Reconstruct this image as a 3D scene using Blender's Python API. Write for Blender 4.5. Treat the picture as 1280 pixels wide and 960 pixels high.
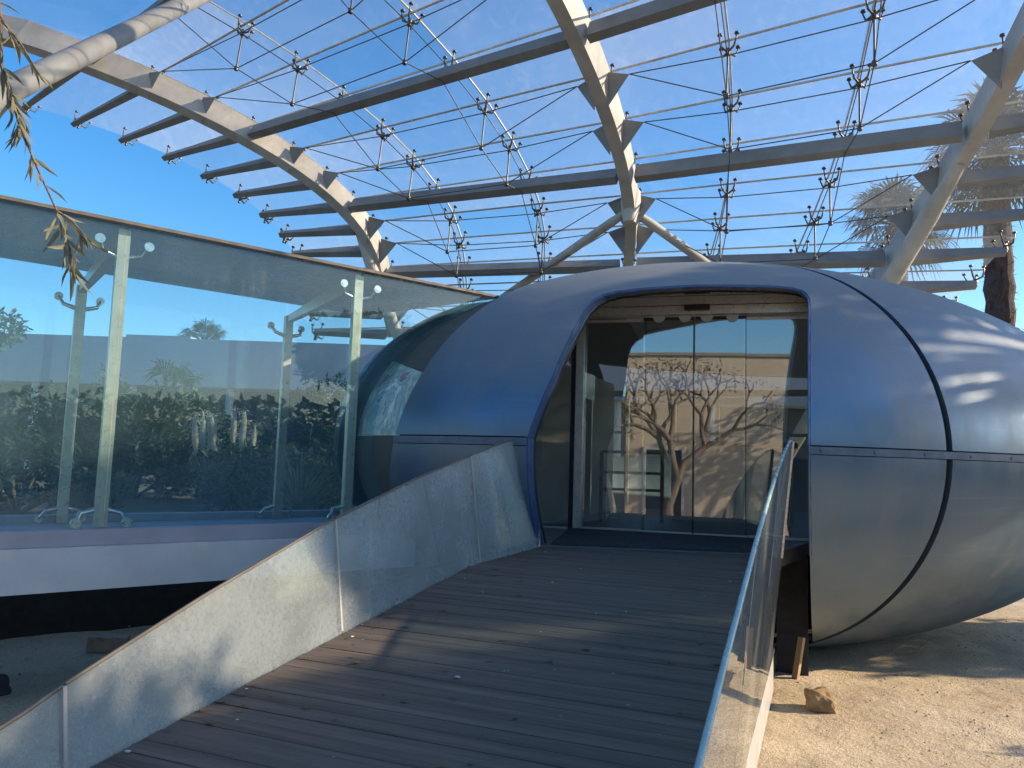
import bpy, bmesh, math, random
from mathutils import Vector, Matrix, noise
random.seed(7)
V = Vector
R = math.radians
scene = bpy.context.scene
for o in list(bpy.data.objects):
    bpy.data.objects.remove(o)

# ------------------------------------------------------------------ camera
CAM = V((0, 0, 1.7))
yaw, pitch, roll = R(22), R(5.7), R(1.8)
fw = V((-math.sin(yaw) * math.cos(pitch), math.cos(yaw) * math.cos(pitch), math.sin(pitch)))
r0 = V((math.cos(yaw), math.sin(yaw), 0)); u0 = r0.cross(fw)
rt = math.cos(roll) * r0 + math.sin(roll) * u0
up = -math.sin(roll) * r0 + math.cos(roll) * u0
cd = bpy.data.cameras.new("camera"); cam = bpy.data.objects.new("camera", cd)
scene.collection.objects.link(cam)
M = Matrix((rt, up, -fw)).transposed().to_4x4(); M.translation = CAM
cam.matrix_world = M
cd.sensor_width = 36; cd.lens = 27; cd.clip_start = .05; cd.clip_end = 3000
scene.camera = cam

# ------------------------------------------------------------------ sky, sun, exposure
SUN_AZ, SUN_EL = R(66), R(21.5)          # azimuth clockwise from +Y
w = bpy.data.worlds.new("World"); scene.world = w; w.use_nodes = True
nt = w.node_tree; nt.nodes.clear()
sky = nt.nodes.new("ShaderNodeTexSky"); sky.sky_type = 'NISHITA'; sky.sun_disc = False
sky.sun_elevation = SUN_EL; sky.sun_rotation = SUN_AZ
sky.air_density = 1.0; sky.dust_density = .9; sky.ozone_density = 3.0; sky.altitude = 50
bg = nt.nodes.new("ShaderNodeBackground"); bg.inputs[1].default_value = .15
wo = nt.nodes.new("ShaderNodeOutputWorld")
hs_ = nt.nodes.new("ShaderNodeHueSaturation"); hs_.inputs['Saturation'].default_value = 1.32
nt.links.new(sky.outputs[0], hs_.inputs['Color']); nt.links.new(hs_.outputs[0], bg.inputs[0]); nt.links.new(bg.outputs[0], wo.inputs[0])
sd = V((math.sin(SUN_AZ) * math.cos(SUN_EL), math.cos(SUN_AZ) * math.cos(SUN_EL), math.sin(SUN_EL)))
sl = bpy.data.lights.new("sun", 'SUN'); sl.energy = 4.8; sl.angle = R(.55); sl.color = (1, .80, .56)
so = bpy.data.objects.new("sun", sl); scene.collection.objects.link(so)
so.rotation_euler = sd.to_track_quat('Z', 'Y').to_euler(); so.location = (20, 10, 20)
vs = scene.view_settings
vs.view_transform = 'Standard'; vs.look = 'None'; vs.gamma = 1; vs.use_curve_mapping = False
vs.exposure = .82
scene.cycles.use_denoising = True
scene.cycles.max_bounces = 12; scene.cycles.transparent_max_bounces = 40
scene.cycles.glossy_bounces = 6; scene.cycles.transmission_bounces = 6
scene.cycles.caustics_reflective = False; scene.cycles.caustics_refractive = False
scene.cycles.sample_clamp_indirect = 6

# ------------------------------------------------------------------ helpers: objects
def link(o, parent=None):
    scene.collection.objects.link(o)
    if parent: o.parent = parent
    return o

def tag(o, label, cat, group=None):
    o['label'] = label; o['category'] = cat
    if group: o['group'] = group
    return o

def empty(name, loc, label, cat, group=None):
    o = bpy.data.objects.new(name, None); o.empty_display_size = .1
    link(o); o.location = loc
    return tag(o, label, cat, group)

class MB:
    """collects shapes; build() links them as one mesh object"""
    def __init__(s): s.v = []; s.f = []; s.smooth = []
    def poly(s, pts, faces, smooth=False):
        n = len(s.v); s.v += [tuple(p) for p in pts]
        for f in faces: s.f.append([n + i for i in f]); s.smooth.append(smooth)
    def hexa(s, c):   # 8 corners: 4 bottom ring, 4 top ring
        s.poly(c, [(0, 3, 2, 1), (4, 5, 6, 7), (0, 1, 5, 4), (1, 2, 6, 5), (2, 3, 7, 6), (3, 0, 4, 7)])
    def box(s, x0, x1, y0, y1, z0, z1):
        s.hexa([(x0, y0, z0), (x1, y0, z0), (x1, y1, z0), (x0, y1, z0), (x0, y0, z1), (x1, y0, z1), (x1, y1, z1), (x0, y1, z1)])
    def obox(s, o, a, b, c):  # origin + three edge vectors
        o, a, b, c = V(o), V(a), V(b), V(c)
        s.hexa([o, o + a, o + a + b, o + b, o + c, o + a + c, o + a + b + c, o + b + c])
    def bar(s, p, q, wd, ht, upv=(0, 0, 1), w2=None, h2=None):
        p, q = V(p), V(q); t = (q - p).normalized(); u = V(upv)
        sd_ = t.cross(u)
        if sd_.length < 1e-5: sd_ = t.cross(V((1, 0, 0)))
        sd_.normalize(); n = sd_.cross(t)
        w2 = w2 or wd; h2 = h2 or ht
        A = [p + sd_ * i * wd / 2 + n * j * ht / 2 for i, j in ((-1, -1), (1, -1), (1, 1), (-1, 1))]
        B = [q + sd_ * i * w2 / 2 + n * j * h2 / 2 for i, j in ((-1, -1), (1, -1), (1, 1), (-1, 1))]
        s.hexa(A + B)
    def tube(s, pts, rad, n=8, smooth=True, cap=True):
        pts = [V(p) for p in pts]
        if not hasattr(rad, '__len__'): rad = [rad] * len(pts)
        rings = []; prev = None
        for i, p in enumerate(pts):
            t = (pts[min(i + 1, len(pts) - 1)] - pts[max(i - 1, 0)]).normalized()
            if prev is None:
                a = t.cross(V((0, 0, 1)))
                if a.length < 1e-3: a = t.cross(V((1, 0, 0)))
            else:
                a = prev - t * prev.dot(t)
            a.normalize(); prev = a; b = t.cross(a)
            rings.append([p + (a * math.cos(k * 2 * math.pi / n) + b * math.sin(k * 2 * math.pi / n)) * rad[i] for k in range(n)])
        vv = [q for r_ in rings for q in r_]; ff = []
        for i in range(len(pts) - 1):
            for k in range(n):
                k2 = (k + 1) % n
                ff.append((i * n + k, i * n + k2, (i + 1) * n + k2, (i + 1) * n + k))
        s.poly(vv, ff, smooth)
        if cap: s.poly(rings[0] + rings[-1], [tuple(range(n - 1, -1, -1)), tuple(range(n, 2 * n))])
    def disc(s, c, axis, rad, th, n=12):
        c, axis = V(c), V(axis).normalized()
        s.tube([c - axis * th / 2, c + axis * th / 2], rad, n)
    def build(s, name, mat, parent=None):
        me = bpy.data.meshes.new(name); me.from_pydata(s.v, [], s.f); me.validate()
        for p, sm in zip(me.polygons, s.smooth): p.use_smooth = sm
        me.materials.append(mat); me.update()
        return link(bpy.data.objects.new(name, me), parent)

def bmobj(name, bm, mat, parent=None, smooth=False):
    me = bpy.data.meshes.new(name); bm.to_mesh(me); bm.free()
    for p in me.polygons: p.use_smooth = smooth
    me.materials.append(mat)
    return link(bpy.data.objects.new(name, me), parent)

# ------------------------------------------------------------------ helpers: materials
class NT:
    def __init__(s, name):
        s.m = bpy.data.materials.new(name); s.m.use_nodes = True; s.t = s.m.node_tree; s.t.nodes.clear()
        s.out = s.n("ShaderNodeOutputMaterial"); s.co = s.n("ShaderNodeTexCoord")
        g = s.n("ShaderNodeNewGeometry"); s.geo = g; s.pos = g.outputs['Position']
    def n(s, t, **k):
        x = s.t.nodes.new(t)
        for a, b in k.items(): setattr(x, a, b)
        return x
    def l(s, a, b): s.t.links.new(a, b)
    def mp(s, scale, src=None):
        m = s.n("ShaderNodeMapping"); m.inputs['Scale'].default_value = scale
        s.l(src or s.pos, m.inputs[0]); return m.outputs[0]
    def noise(s, scale, detail=5, rough=.55, vec=None, dist=0):
        x = s.n("ShaderNodeTexNoise"); x.inputs['Scale'].default_value = scale; x.inputs['Detail'].default_value = detail
        x.inputs['Roughness'].default_value = rough; x.inputs['Distortion'].default_value = dist
        s.l(vec or s.pos, x.inputs['Vector']); return x.outputs[0]
    def ramp(s, fac, a, b, lo=0., hi=1.):
        x = s.n("ShaderNodeValToRGB"); e = x.color_ramp.elements
        e[0].position = lo; e[1].position = hi
        c = lambda q: (q, q, q, 1) if not hasattr(q, '__len__') else tuple(q) + (1,)
        e[0].color = c(a); e[1].color = c(b); s.l(fac, x.inputs[0]); return x.outputs[0]
    def mix(s, fac, a, b, mode='MIX'):
        x = s.n("ShaderNodeMix", data_type='RGBA', blend_type=mode)
        for i, q in ((0, fac), (6, a), (7, b)):
            if hasattr(q, 'is_output'): s.l(q, x.inputs[i])
            elif i == 0: x.inputs[0].default_value = q
            else: x.inputs[i].default_value = tuple(q) + (1,)
        return x.outputs[2]
    def math(s, op, a, b=0., clamp=False):
        x = s.n("ShaderNodeMath", operation=op, use_clamp=clamp)
        for i, q in ((0, a), (1, b)):
            if hasattr(q, 'is_output'): s.l(q, x.inputs[i])
            else: x.inputs[i].default_value = q
        return x.outputs[0]
    def bump(s, h, st, dist=.02):
        x = s.n("ShaderNodeBump"); x.inputs['Strength'].default_value = st; x.inputs['Distance'].default_value = dist
        s.l(h, x.inputs['Height']); return x.outputs[0]
    def pbr(s, col, rough=.6, metal=0., bump=None, spec=.5):
        b = s.n("ShaderNodeBsdfPrincipled")
        for k, q in (('Base Color', col), ('Roughness', rough), ('Metallic', metal)):
            if hasattr(q, 'is_output'): s.l(q, b.inputs[k])
            else: b.inputs[k].default_value = (tuple(q) + (1,)) if hasattr(q, '__len__') else q
        b.inputs['Specular IOR Level'].default_value = spec
        if bump: s.l(bump, b.inputs['Normal'])
        return b.outputs[0]
    def end(s, sh): s.l(sh, s.out.inputs[0]); return s.m

def simple(name, col, rough=.6, metal=0., var=.25, sc=6, bump=0.):
    t = NT(name); f = t.noise(sc, 6, .6)
    a = tuple(c * (1 - var) for c in col); b = tuple(min(1, c * (1 + var)) for c in col)
    c = t.ramp(f, a, b, .3, .7)
    rr = t.ramp(t.noise(sc * 2.3), max(.05, rough - .12), min(1, rough + .12), .3, .7)
    return t.end(t.pbr(c, rr, metal, t.bump(t.noise(sc * 8), bump) if bump else None))

def glass(name, tint, f0, dust, film_col, lo=.35, hi=.7, sc=(1.2, 1.2, 1.2), rough=.0, gtint=(1, 1, 1), streak=0., vary=0.):
    """thin clear sheet: tinted transparency, Schlick mirror, film of dust or painted veil"""
    t = NT(name)
    tr = t.n("ShaderNodeBsdfTransparent"); tr.inputs[0].default_value = tuple(tint) + (1,)
    gl = t.n("ShaderNodeBsdfGlossy"); gl.inputs['Roughness'].default_value = rough; gl.inputs[0].default_value = tuple(gtint) + (1,)
    lw = t.n("ShaderNodeLayerWeight"); lw.inputs[0].default_value = .5
    p5 = t.math('POWER', lw.outputs['Facing'], 5.)
    fr = t.math('ADD', t.math('MULTIPLY', p5, 1 - f0), f0, True)
    m1 = t.n("ShaderNodeMixShader"); t.l(fr, m1.inputs[0]); t.l(tr.outputs[0], m1.inputs[1]); t.l(gl.outputs[0], m1.inputs[2])
    df = t.n("ShaderNodeBsdfDiffuse"); df.inputs[0].default_value = tuple(film_col) + (1,)
    tl = t.n("ShaderNodeBsdfTranslucent"); tl.inputs[0].default_value = tuple(film_col) + (1,)
    m2 = t.n("ShaderNodeMixShader"); m2.inputs[0].default_value = .5; t.l(df.outputs[0], m2.inputs[1]); t.l(tl.outputs[0], m2.inputs[2])
    big = t.noise(1., 8, .62, t.mp(sc), .6)
    f = t.ramp(big, dust * .45, dust * 1.5, lo, hi)
    fine = t.ramp(t.noise(60, 3), .8, 1.2, .3, .7)
    fac = t.math('MULTIPLY', f, fine, True)
    if streak:
        s_ = t.ramp(t.noise(1., 4, .6, t.mp((9, 9, .5))), 0., streak, .52, .75)
        fac = t.math('ADD', fac, s_, True)
    if vary:
        oi_ = t.n("ShaderNodeObjectInfo"); fac = t.math('MULTIPLY', fac, t.ramp(oi_.outputs['Random'], 1 - vary, 1 + vary), True)
    m3 = t.n("ShaderNodeMixShader"); t.l(fac, m3.inputs[0]); t.l(m1.outputs[0], m3.inputs[1]); t.l(m2.outputs[0], m3.inputs[2])
    return t.end(m3.outputs[0])

def mat_sand():
    t = NT("sand")
    c = t.ramp(t.noise(.9, 8, .6), (.50, .40, .27), (.73, .60, .43), .32, .68)
    g = t.ramp(t.noise(75, 4, .7), .55, 1.35, .3, .7)
    c = t.mix(1., c, g, 'MULTIPLY')
    red = t.ramp(t.noise(2.1, 6, .65), 0., .7, .58, .72)
    c = t.mix(red, c, (.34, .22, .13))
    vo = t.n("ShaderNodeTexVoronoi"); vo.inputs['Scale'].default_value = 55; t.l(t.pos, vo.inputs['Vector'])
    peb = t.ramp(vo.outputs['Distance'], 1., 0., .0, .33)
    h = t.math('ADD', t.math('MULTIPLY', t.noise(120, 3, .7), .35), t.math('MULTIPLY', peb, .35))
    h = t.math('ADD', h, t.math('MULTIPLY', t.noise(14, 5, .65), 1.1))
    return t.end(t.pbr(c, .95, 0, t.bump(h, .7, .022), .15))

def mat_shell():
    t = NT("blue_shell_paint")
    base = t.ramp(t.noise(.8, 6, .6), (.095, .165, .245), (.125, .205, .29), .3, .7)
    # dust and chalking lie where rain does not wash: a matte film in blotches and runs, thicker on top
    nz = t.n("ShaderNodeSeparateXYZ"); t.l(t.geo.outputs['Normal'], nz.inputs[0])
    upf = t.ramp(nz.outputs[2], .0, .62, .2, .95)
    bl = t.ramp(t.noise(1.4, 9, .68, t.mp((1, 1, .55)), .4), .06, .60, .38, .70)
    runs = t.ramp(t.noise(1., 5, .6, t.mp((7, 7, .6))), .35, 1., .35, .7)
    d = t.math('ADD', t.math('MULTIPLY', bl, runs), upf, True)
    d = t.math('MULTIPLY', d, t.ramp(t.noise(38, 4, .7), .65, 1.2, .3, .7), True)
    c = t.mix(d, base, (.25, .245, .23))
    scr = t.ramp(t.noise(1., 3, .5, t.mp((.8, .8, 22)), .8), 0., .16, .62, .72)
    c = t.mix(scr, c, (.3, .33, .42))
    ro = t.ramp(d, .30, .72)
    b = t.bump(t.math('ADD', t.noise(1.9, 2), t.math('MULTIPLY', t.noise(1., 3, .5, t.mp((5, 5, .7))), .25)), .16, .05)
    me = t.ramp(d, .6, .05)
    return t.end(t.pbr(c, ro, me, b, .5))

def mat_deck():
    t = NT("weathered_deck_boards")
    g = t.noise(1., 6, .65, t.mp((2.2, 55, 20)))
    c = t.ramp(g, (.105, .085, .071), (.18, .148, .122), .3, .72)
    per = t.ramp(t.noise(1., 1, .5, t.mp((.05, 13.9, .05))), .82, 1.14, .35, .65)
    c = t.mix(1., c, per, 'MULTIPLY')
    wear = t.ramp(t.noise(.9, 6, .6), 0., .55, .5, .75); c = t.mix(wear, c, (.12, .10, .088))
    spots = t.ramp(t.noise(16, 3, .6), 0., .7, .72, .76); c = t.mix(spots, c, (.33, .32, .31))
    return t.end(t.pbr(c, t.ramp(g, .7, .95), 0, t.bump(g, .3, .01), .12))

def mat_steel_paint():   # white-grey painted canopy steel, dirty
    t = NT("grey_white_painted_steel")
    c = t.ramp(t.noise(2.2, 7, .6), (.36, .35, .33), (.52, .50, .47), .3, .65)
    st = t.ramp(t.noise(1., 5, .6, t.mp((6, 6, 1.2))), 0., .4, .55, .75); c = t.mix(st, c, (.27, .24, .2))
    return t.end(t.pbr(c, .5, .0, None, .4))

def mat_leaf(name, a, b, tr=.3):
    t = NT(name); oi = t.noise(3.5, 3, .6)
    c = t.ramp(oi, a, b, .35, .65)
    d = t.pbr(c, .55, 0, None, .35)
    tl = t.n("ShaderNodeBsdfTranslucent"); t.l(c, tl.inputs[0])
    m = t.n("ShaderNodeMixShader"); m.inputs[0].default_value = tr; t.l(d, m.inputs[1]); t.l(tl.outputs[0], m.inputs[2])
    return t.end(m.outputs[0])

def mat_bark(name, a, b, sc=9):
    t = NT(name); f = t.noise(1., 7, .7, t.mp((sc, sc, sc * .35)))
    return t.end(t.pbr(t.ramp(f, a, b, .3, .7), .9, 0, t.bump(f, .8, .05), .2))

def mat_mural():
    t = NT("painted_band")
    v = t.mp((1.6, 1.6, 1.)); f = t.noise(1.5, 6, .6, v, 2.2)
    x = t.n("ShaderNodeValToRGB"); t.l(f, x.inputs[0]); e = x.color_ramp.elements
    e[0].position = .36; e[0].color = (.30, .22, .29, 1); e[1].position = .66; e[1].color = (.80, .86, .72, 1)
    for p, c in ((.43, (.36, .28, .36, 1)), (.455, (.62, .72, .62, 1)), (.52, (.26, .42, .42, 1)), (.57, (.52, .72, .66, 1)), (.60, (.88, .9, .78, 1))):
        q = e.new(p); q.color = c
    return t.end(t.pbr(x.outputs[0], .35))

def mat_wall():
    t = NT("beige_render")
    c = t.ramp(t.noise(.8, 7, .6), (.46, .40, .32), (.56, .49, .40), .3, .7)
    return t.end(t.pbr(c, .9, 0, t.bump(t.noise(40, 4), .2, .01), .2))

M_sand = mat_sand(); M_shell = mat_shell(); M_deck = mat_deck(); M_steel = mat_steel_paint()
M_steel_shade = simple('grey_shade_toned_steel', (.215, .22, .225), .55, 0, .2, 2.5); M_wall = mat_wall()  # purlin grey: darker copy of the canopy steel, shade put into its colour
M_hood = simple("clean_blue_paint", (.035, .085, .215), .4, .1, .15)
M_groove = simple("dark_rubber_and_void_shade", (.02, .024, .035), .7)
M_strip = simple("blue_grey_seam_strip", (.10, .14, .20), .45, .3)
M_dark = simple("dark_paint_and_void_shade", (.035, .036, .04), .7)  # dark paint; its near-black also stands in for shade under sill and walkway
M_greyend = simple("dull_grey_lining", (.10, .105, .10), .7, 0, .15)
M_rim = simple("dark_teal_rim", (.015, .045, .05), .35)
M_inner = simple("pale_interior_wall", (.74, .74, .71), .8, 0, .08)
M_floor = simple("dark_vinyl_floor", (.15, .15, .155), .5, 0, .2)
M_alu = simple("brushed_aluminium", (.60, .57, .54), .36, .4, .12, 14)
M_chrome = simple("stainless_steel", (.62, .60, .54), .28, 1., .1, 10)
M_post = simple("satin_steel_post", (.50, .45, .34), .35, .35, .15, 10)
M_black = simple("black_plastic", (.012, .012, .014), .4)
M_cable = simple("dark_steel_rod", (.10, .09, .085), .45, .6)
M_fit = simple("dark_cast_fitting", (.11, .105, .10), .4, .5)
M_white = simple("white_painted_steel", (.56, .545, .53), .5, 0, .1, 3)
M_slab = simple("pale_lilac_grey_edge", (.36, .34, .37), .6, 0, .1, 3)
M_concrete = simple("grey_concrete", (.24, .23, .22), .85, 0, .2, 3, .2)
M_joint = simple("pale_silicone_joint", (.66, .64, .56), .6)
M_strip2 = simple('dull_joint_strip', (.34, .34, .33), .5)
M_redge = simple('weathered_brown_edge', (.11, .095, .08), .7)
M_beam = simple('galvanised_beam', (.50, .51, .53), .42, .5, .15, 5)
M_mat = simple("dark_rubber_doormat", (.035, .042, .05), .75, 0, .3, 9)
M_rock = simple("ochre_stone", (.36, .24, .12), .9, 0, .35, 12, .5)
M_stone = simple("dark_round_stone", (.05, .05, .06), .8, 0, .3, 12, .4)
M_brick = simple("pale_worn_brick", (.42, .32, .25), .9, 0, .3, 14, .5)
M_plank = simple("raw_pine_wood", (.46, .32, .16), .7, 0, .25, 8)
M_fascia = simple("blue_grey_fascia", (.34, .36, .42), .7, 0, .08, 1.2)
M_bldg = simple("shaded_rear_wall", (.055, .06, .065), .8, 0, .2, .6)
M_window = simple("dark_window_glass", (.03, .035, .04), .12)
M_soil = simple("garden_soil", (.14, .10, .065), .95, 0, .4, 3, .5)
M_mural = mat_mural()
G_roof = glass("canopy_glass", (.985, .993, .996), .02, .085, (.90, .95, 1.0), .15, .9, sc=(.22, .22, .22), streak=.06, vary=.7)
G_tun = glass("walkway_front_glass", (.86, .94, .955), .03, .08, (.30, .50, .60), sc=(.8, .8, .35), streak=.02)  # bluish film stands in for the veil of sky reflected in this glass
G_tunb = glass("walkway_rear_glass", (.90, .96, .97), .02, .02, (.5, .55, .55), sc=(.8, .8, .35))
G_troof = glass("grimy_roof_glass", (.36, .40, .41), .03, .50, (.27, .275, .245), .3, .7, (2.5, 2.5, 2.5))
G_ramp = glass("dusty_balustrade_glass", (.86, .93, .94), .07, .29, (.66, .69, .69), .25, .75, (1.6, 1.6, 1.6), .02, streak=.05)
G_rampR = glass("clean_balustrade_glass", (.74, .88, .90), .10, .16, (.66, .69, .70), .25, .75, (1.6, 1.6, 1.6), .01, streak=.02)
G_door = glass("door_glass", (.80, .84, .82), .21, .03, (.6, .6, .58), sc=(1, 1, 1))
G_edge = simple("green_glass_edge", (.30, .46, .46), .25, 0, .1)
L_olive = mat_leaf("olive_leaves", (.13, .14, .085), (.26, .25, .18))
L_dark = mat_leaf("dark_shrub_leaves", (.018, .040, .022), (.042, .074, .036), .2)
L_mid = mat_leaf("mid_shrub_leaves", (.038, .066, .03), (.078, .112, .05), .25)
L_yucca = mat_leaf("yellow_green_blades", (.16, .18, .07), (.34, .33, .17), .2)
L_palm = mat_leaf("palm_leaves", (.022, .042, .016), (.055, .075, .03), .2)
L_straw = mat_leaf("pampas_plumes", (.50, .44, .33), (.66, .60, .48), .35)
B_olive = mat_bark("olive_bark", (.10, .075, .06), (.24, .19, .15))
B_palm = mat_bark("palm_bark", (.035, .024, .024), (.11, .078, .066), 7)

# ------------------------------------------------------------------ ground
def ground():
    bm = bmesh.new()
    xs = [-400, -60, -20, -12] + [-8 + i * .25 for i in range(24)] + [-2 + i * .07 for i in range(86)] + [4.02 + i * .4 for i in range(12)] + [12, 30, 80, 400]
    ys = [-400, -60, -20, -8, -3] + [0 + i * .3 for i in range(6)] + [1.8 + i * .07 for i in range(110)] + [9.6 + i * .3 for i in range(16)] + [18, 26, 40, 80, 400]
    rows = []
    for y in ys:
        row = []
        for x in xs:
            z = 0
            if -9 < x < 9 and -1 < y < 15:
                p = V((x, y, 0))
                z = .022 * noise.noise(p * 1.1) + .012 * noise.noise(p * 4.3) + .007 * noise.noise(p * 11)
            row.append(bm.verts.new((x, y, z)))
        rows.append(row)
    for j in range(len(ys) - 1):
        for i in range(len(xs) - 1):
            bm.faces.new((rows[j][i], rows[j][i + 1], rows[j + 1][i + 1], rows[j + 1][i]))
    o = bmobj("ground", bm, M_sand, None, True); o['kind'] = 'structure'
ground()
# walkway frame of reference
W0 = V((-4.28, 3.66, 0)); WT = V((.4856, .8742, 0)); WN = V((-.8742, .4856, 0))
def wk(s, n, z): return W0 + WT * s + WN * n + V((0, 0, z))
def terrace():
    b = MB()
    c = [wk(-40, 2.9, 0), wk(9, 2.9, 0), wk(9, 60, 0), wk(-40, 60, 0)]
    b.hexa([p + V((0, 0, .02)) for p in c] + [p + V((0, 0, .86)) for p in c])
    o = b.build("garden_ground", M_soil); o['kind'] = 'structure'
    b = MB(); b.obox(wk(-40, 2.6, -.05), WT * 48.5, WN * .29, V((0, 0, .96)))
    o = b.build("retaining_wall", M_dark); tag(o, "low dark retaining wall in the shade under the glass walkway", "wall")  # near-black colour stands in for the shaded void under the walkway
terrace()

# ------------------------------------------------------------------ egg pavilion
EC = V((-.657, 8.763, 1.861)); EA, EB, ECZ = 4.452, 2.767, 1.941; ETH = R(46)
AX = V((math.cos(ETH), math.sin(ETH), 0)); AY = V((-math.sin(ETH), math.cos(ETH), 0))
pav = empty("egg_pavilion", (EC.x, EC.y, 0), "blue egg shaped metal pavilion with glazed entrance at the top of the ramp", "building")
def toP(o):
    o.parent = pav; o.location = o.location - pav.location if False else o.location
    o.matrix_parent_inverse = Matrix.Translation(-pav.location); return o

def ellipsoid_bm(k=1., nu=120, nv=144):
    bm = bmesh.new(); rings = []
    for i in range(1, nu):
        u = math.pi * i / nu; ring = []
        for j in range(nv):
            v_ = 2 * math.pi * j / nv
            p = EC + (AX * (EA * math.cos(u)) + AY * (EB * math.sin(u) * math.cos(v_)) + V((0, 0, ECZ * math.sin(u) * math.sin(v_)))) * k
            ring.append(bm.verts.new(p))
        rings.append(ring)
    for i in range(len(rings) - 1):
        for j in range(nv):
            j2 = (j + 1) % nv
            bm.faces.new((rings[i][j], rings[i][j2], rings[i + 1][j2], rings[i + 1][j]))
    for ring, s_, flip in ((rings[0], 1, 1), (rings[-1], -1, 0)):
        pole = bm.verts.new(EC + AX * EA * s_ * k)
        for j in range(nv):
            j2 = (j + 1) % nv
            bm.faces.new((pole, ring[j2], ring[j]) if flip else (pole, ring[j], ring[j2]))
    bmesh.ops.recalc_face_normals(bm, faces=bm.faces[:])
    return bm

def cut(bm, co, no):      # keep the side the normal points away from... keeps positive side
    g = bm.verts[:] + bm.edges[:] + bm.faces[:]
    bmesh.ops.bisect_plane(bm, geom=g, dist=1e-5, plane_co=co, plane_no=no, clear_inner=True)

def solidify(bm, k):
    """give an open patch of the egg real thickness, towards its centre"""
    src = bm.faces[:]; mp = {v: bm.verts.new(EC + (v.co - EC) * k) for v in bm.verts[:]}
    bound = [e for e in bm.edges if len(e.link_faces) == 1]
    bl = [(e, e.link_loops[0]) for e in bound]
    quads = []
    for e, lp in bl:
        a, b = lp.vert, lp.link_loop_next.vert
        quads.append((b, a, mp[a], mp[b]))
    for f in src: bm.faces.new([mp[v] for v in reversed(f.verts)])
    for q in quads: bm.faces.new(q)
    return bm

OPEN = [(-1.93, -.6), (-.08, -.6), (-.08, 2.99), (-.085, 3.05), (-.105, 3.10), (-.14, 3.135), (-.2, 3.155), (-.39, 3.165), (-.92, 3.135), (-1.33, 3.085),
        (-1.5, 3.055), (-1.59, 3.02), (-1.65, 2.96), (-1.685, 2.87), (-1.72, 2.63), (-1.78, 2.31), (-1.86, 2.05), (-1.915, 1.86), (-1.92, 1.57), (-1.92, 1.09)]
OPEN_Y = 7.35
def cutter(kind):
    bm = bmesh.new()
    if kind == 'front':
        a = [bm.verts.new((x, 2.0, z)) for x, z in OPEN]; b = [bm.verts.new((x, OPEN_Y, z)) for x, z in OPEN]
    else:   # rear doorway, widened so that daylight floods the interior
        c = [(-5, 1.09), (.9, 1.09), (.9, 3.0), (-5, 3.0)]
        a = [bm.verts.new((x, 8.4, z)) for x, z in c]; b = [bm.verts.new((x, 13, z)) for x, z in c]
    bm.faces.new(a); bm.faces.new(b[::-1]); n = len(a)
    for i in range(n): bm.faces.new((a[i], b[i], b[(i + 1) % n], a[(i + 1) % n]))
    bmesh.ops.recalc_face_normals(bm, faces=bm.faces[:])
    me = bpy.data.meshes.new("cutter"); bm.to_mesh(me); bm.free(); return me

def boolean(o, kinds=('front', 'rear')):
    tmp = []
    for k in kinds:
        c = bpy.data.objects.new("cutter", cutter(k)); scene.collection.objects.link(c); tmp.append(c)
        md = o.modifiers.new("b", 'BOOLEAN'); md.object = c; md.operation = 'DIFFERENCE'; md.solver = 'EXACT'
    dg = bpy.context.evaluated_depsgraph_get(); dg.update()
    me = bpy.data.meshes.new_from_object(o.evaluated_get(dg))
    o.modifiers.clear(); o.data = me
    for c in tmp:
        cm = c.data; bpy.data.objects.remove(c); bpy.data.meshes.remove(cm)

def blue_cut_edges(o):
    if o.name.startswith('inner_lining'):
        while len(o.data.materials) > 1: o.data.materials.pop()
        o.data.materials.append(M_groove)
        for p in o.data.polygons:
            q = p.center - EC; k = math.sqrt((q.dot(AX) / EA) ** 2 + (q.dot(AY) / EB) ** 2 + (q.z / ECZ) ** 2)
            p.material_index = 1 if .9482 < k < .9612 else 0
    if not o.data.materials or o.data.materials[0] != M_shell: return
    while len(o.data.materials) > 1: o.data.materials.pop()
    o.data.materials.append(M_hood)
    for p in o.data.polygons:
        q = p.center - EC; k = math.sqrt((q.dot(AX) / EA) ** 2 + (q.dot(AY) / EB) ** 2 + (q.z / ECZ) ** 2)
        away = all(abs((p.center - co).dot(no)) > .07 for co, no in SEAMS.values()) and abs(p.center.z - ZEQ) > .09
        p.material_index = 1 if .974 < k < .9955 and p.center.y < 7.5 and away else 0

def shade_by_angle(o, ang=25):
    for p in o.data.polygons: p.use_smooth = True
    me = o.data; bm = bmesh.new(); bm.from_mesh(me)
    for e in bm.edges:
        e.smooth = not (len(e.link_faces) == 2 and e.calc_face_angle(0) > R(ang))
    bm.to_mesh(me); bm.free()

ZEQ = 1.865
SR = V((.86, 6.77, 0)); nR = V((math.cos(R(47)), math.sin(R(47)), .015)).normalized()
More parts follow.
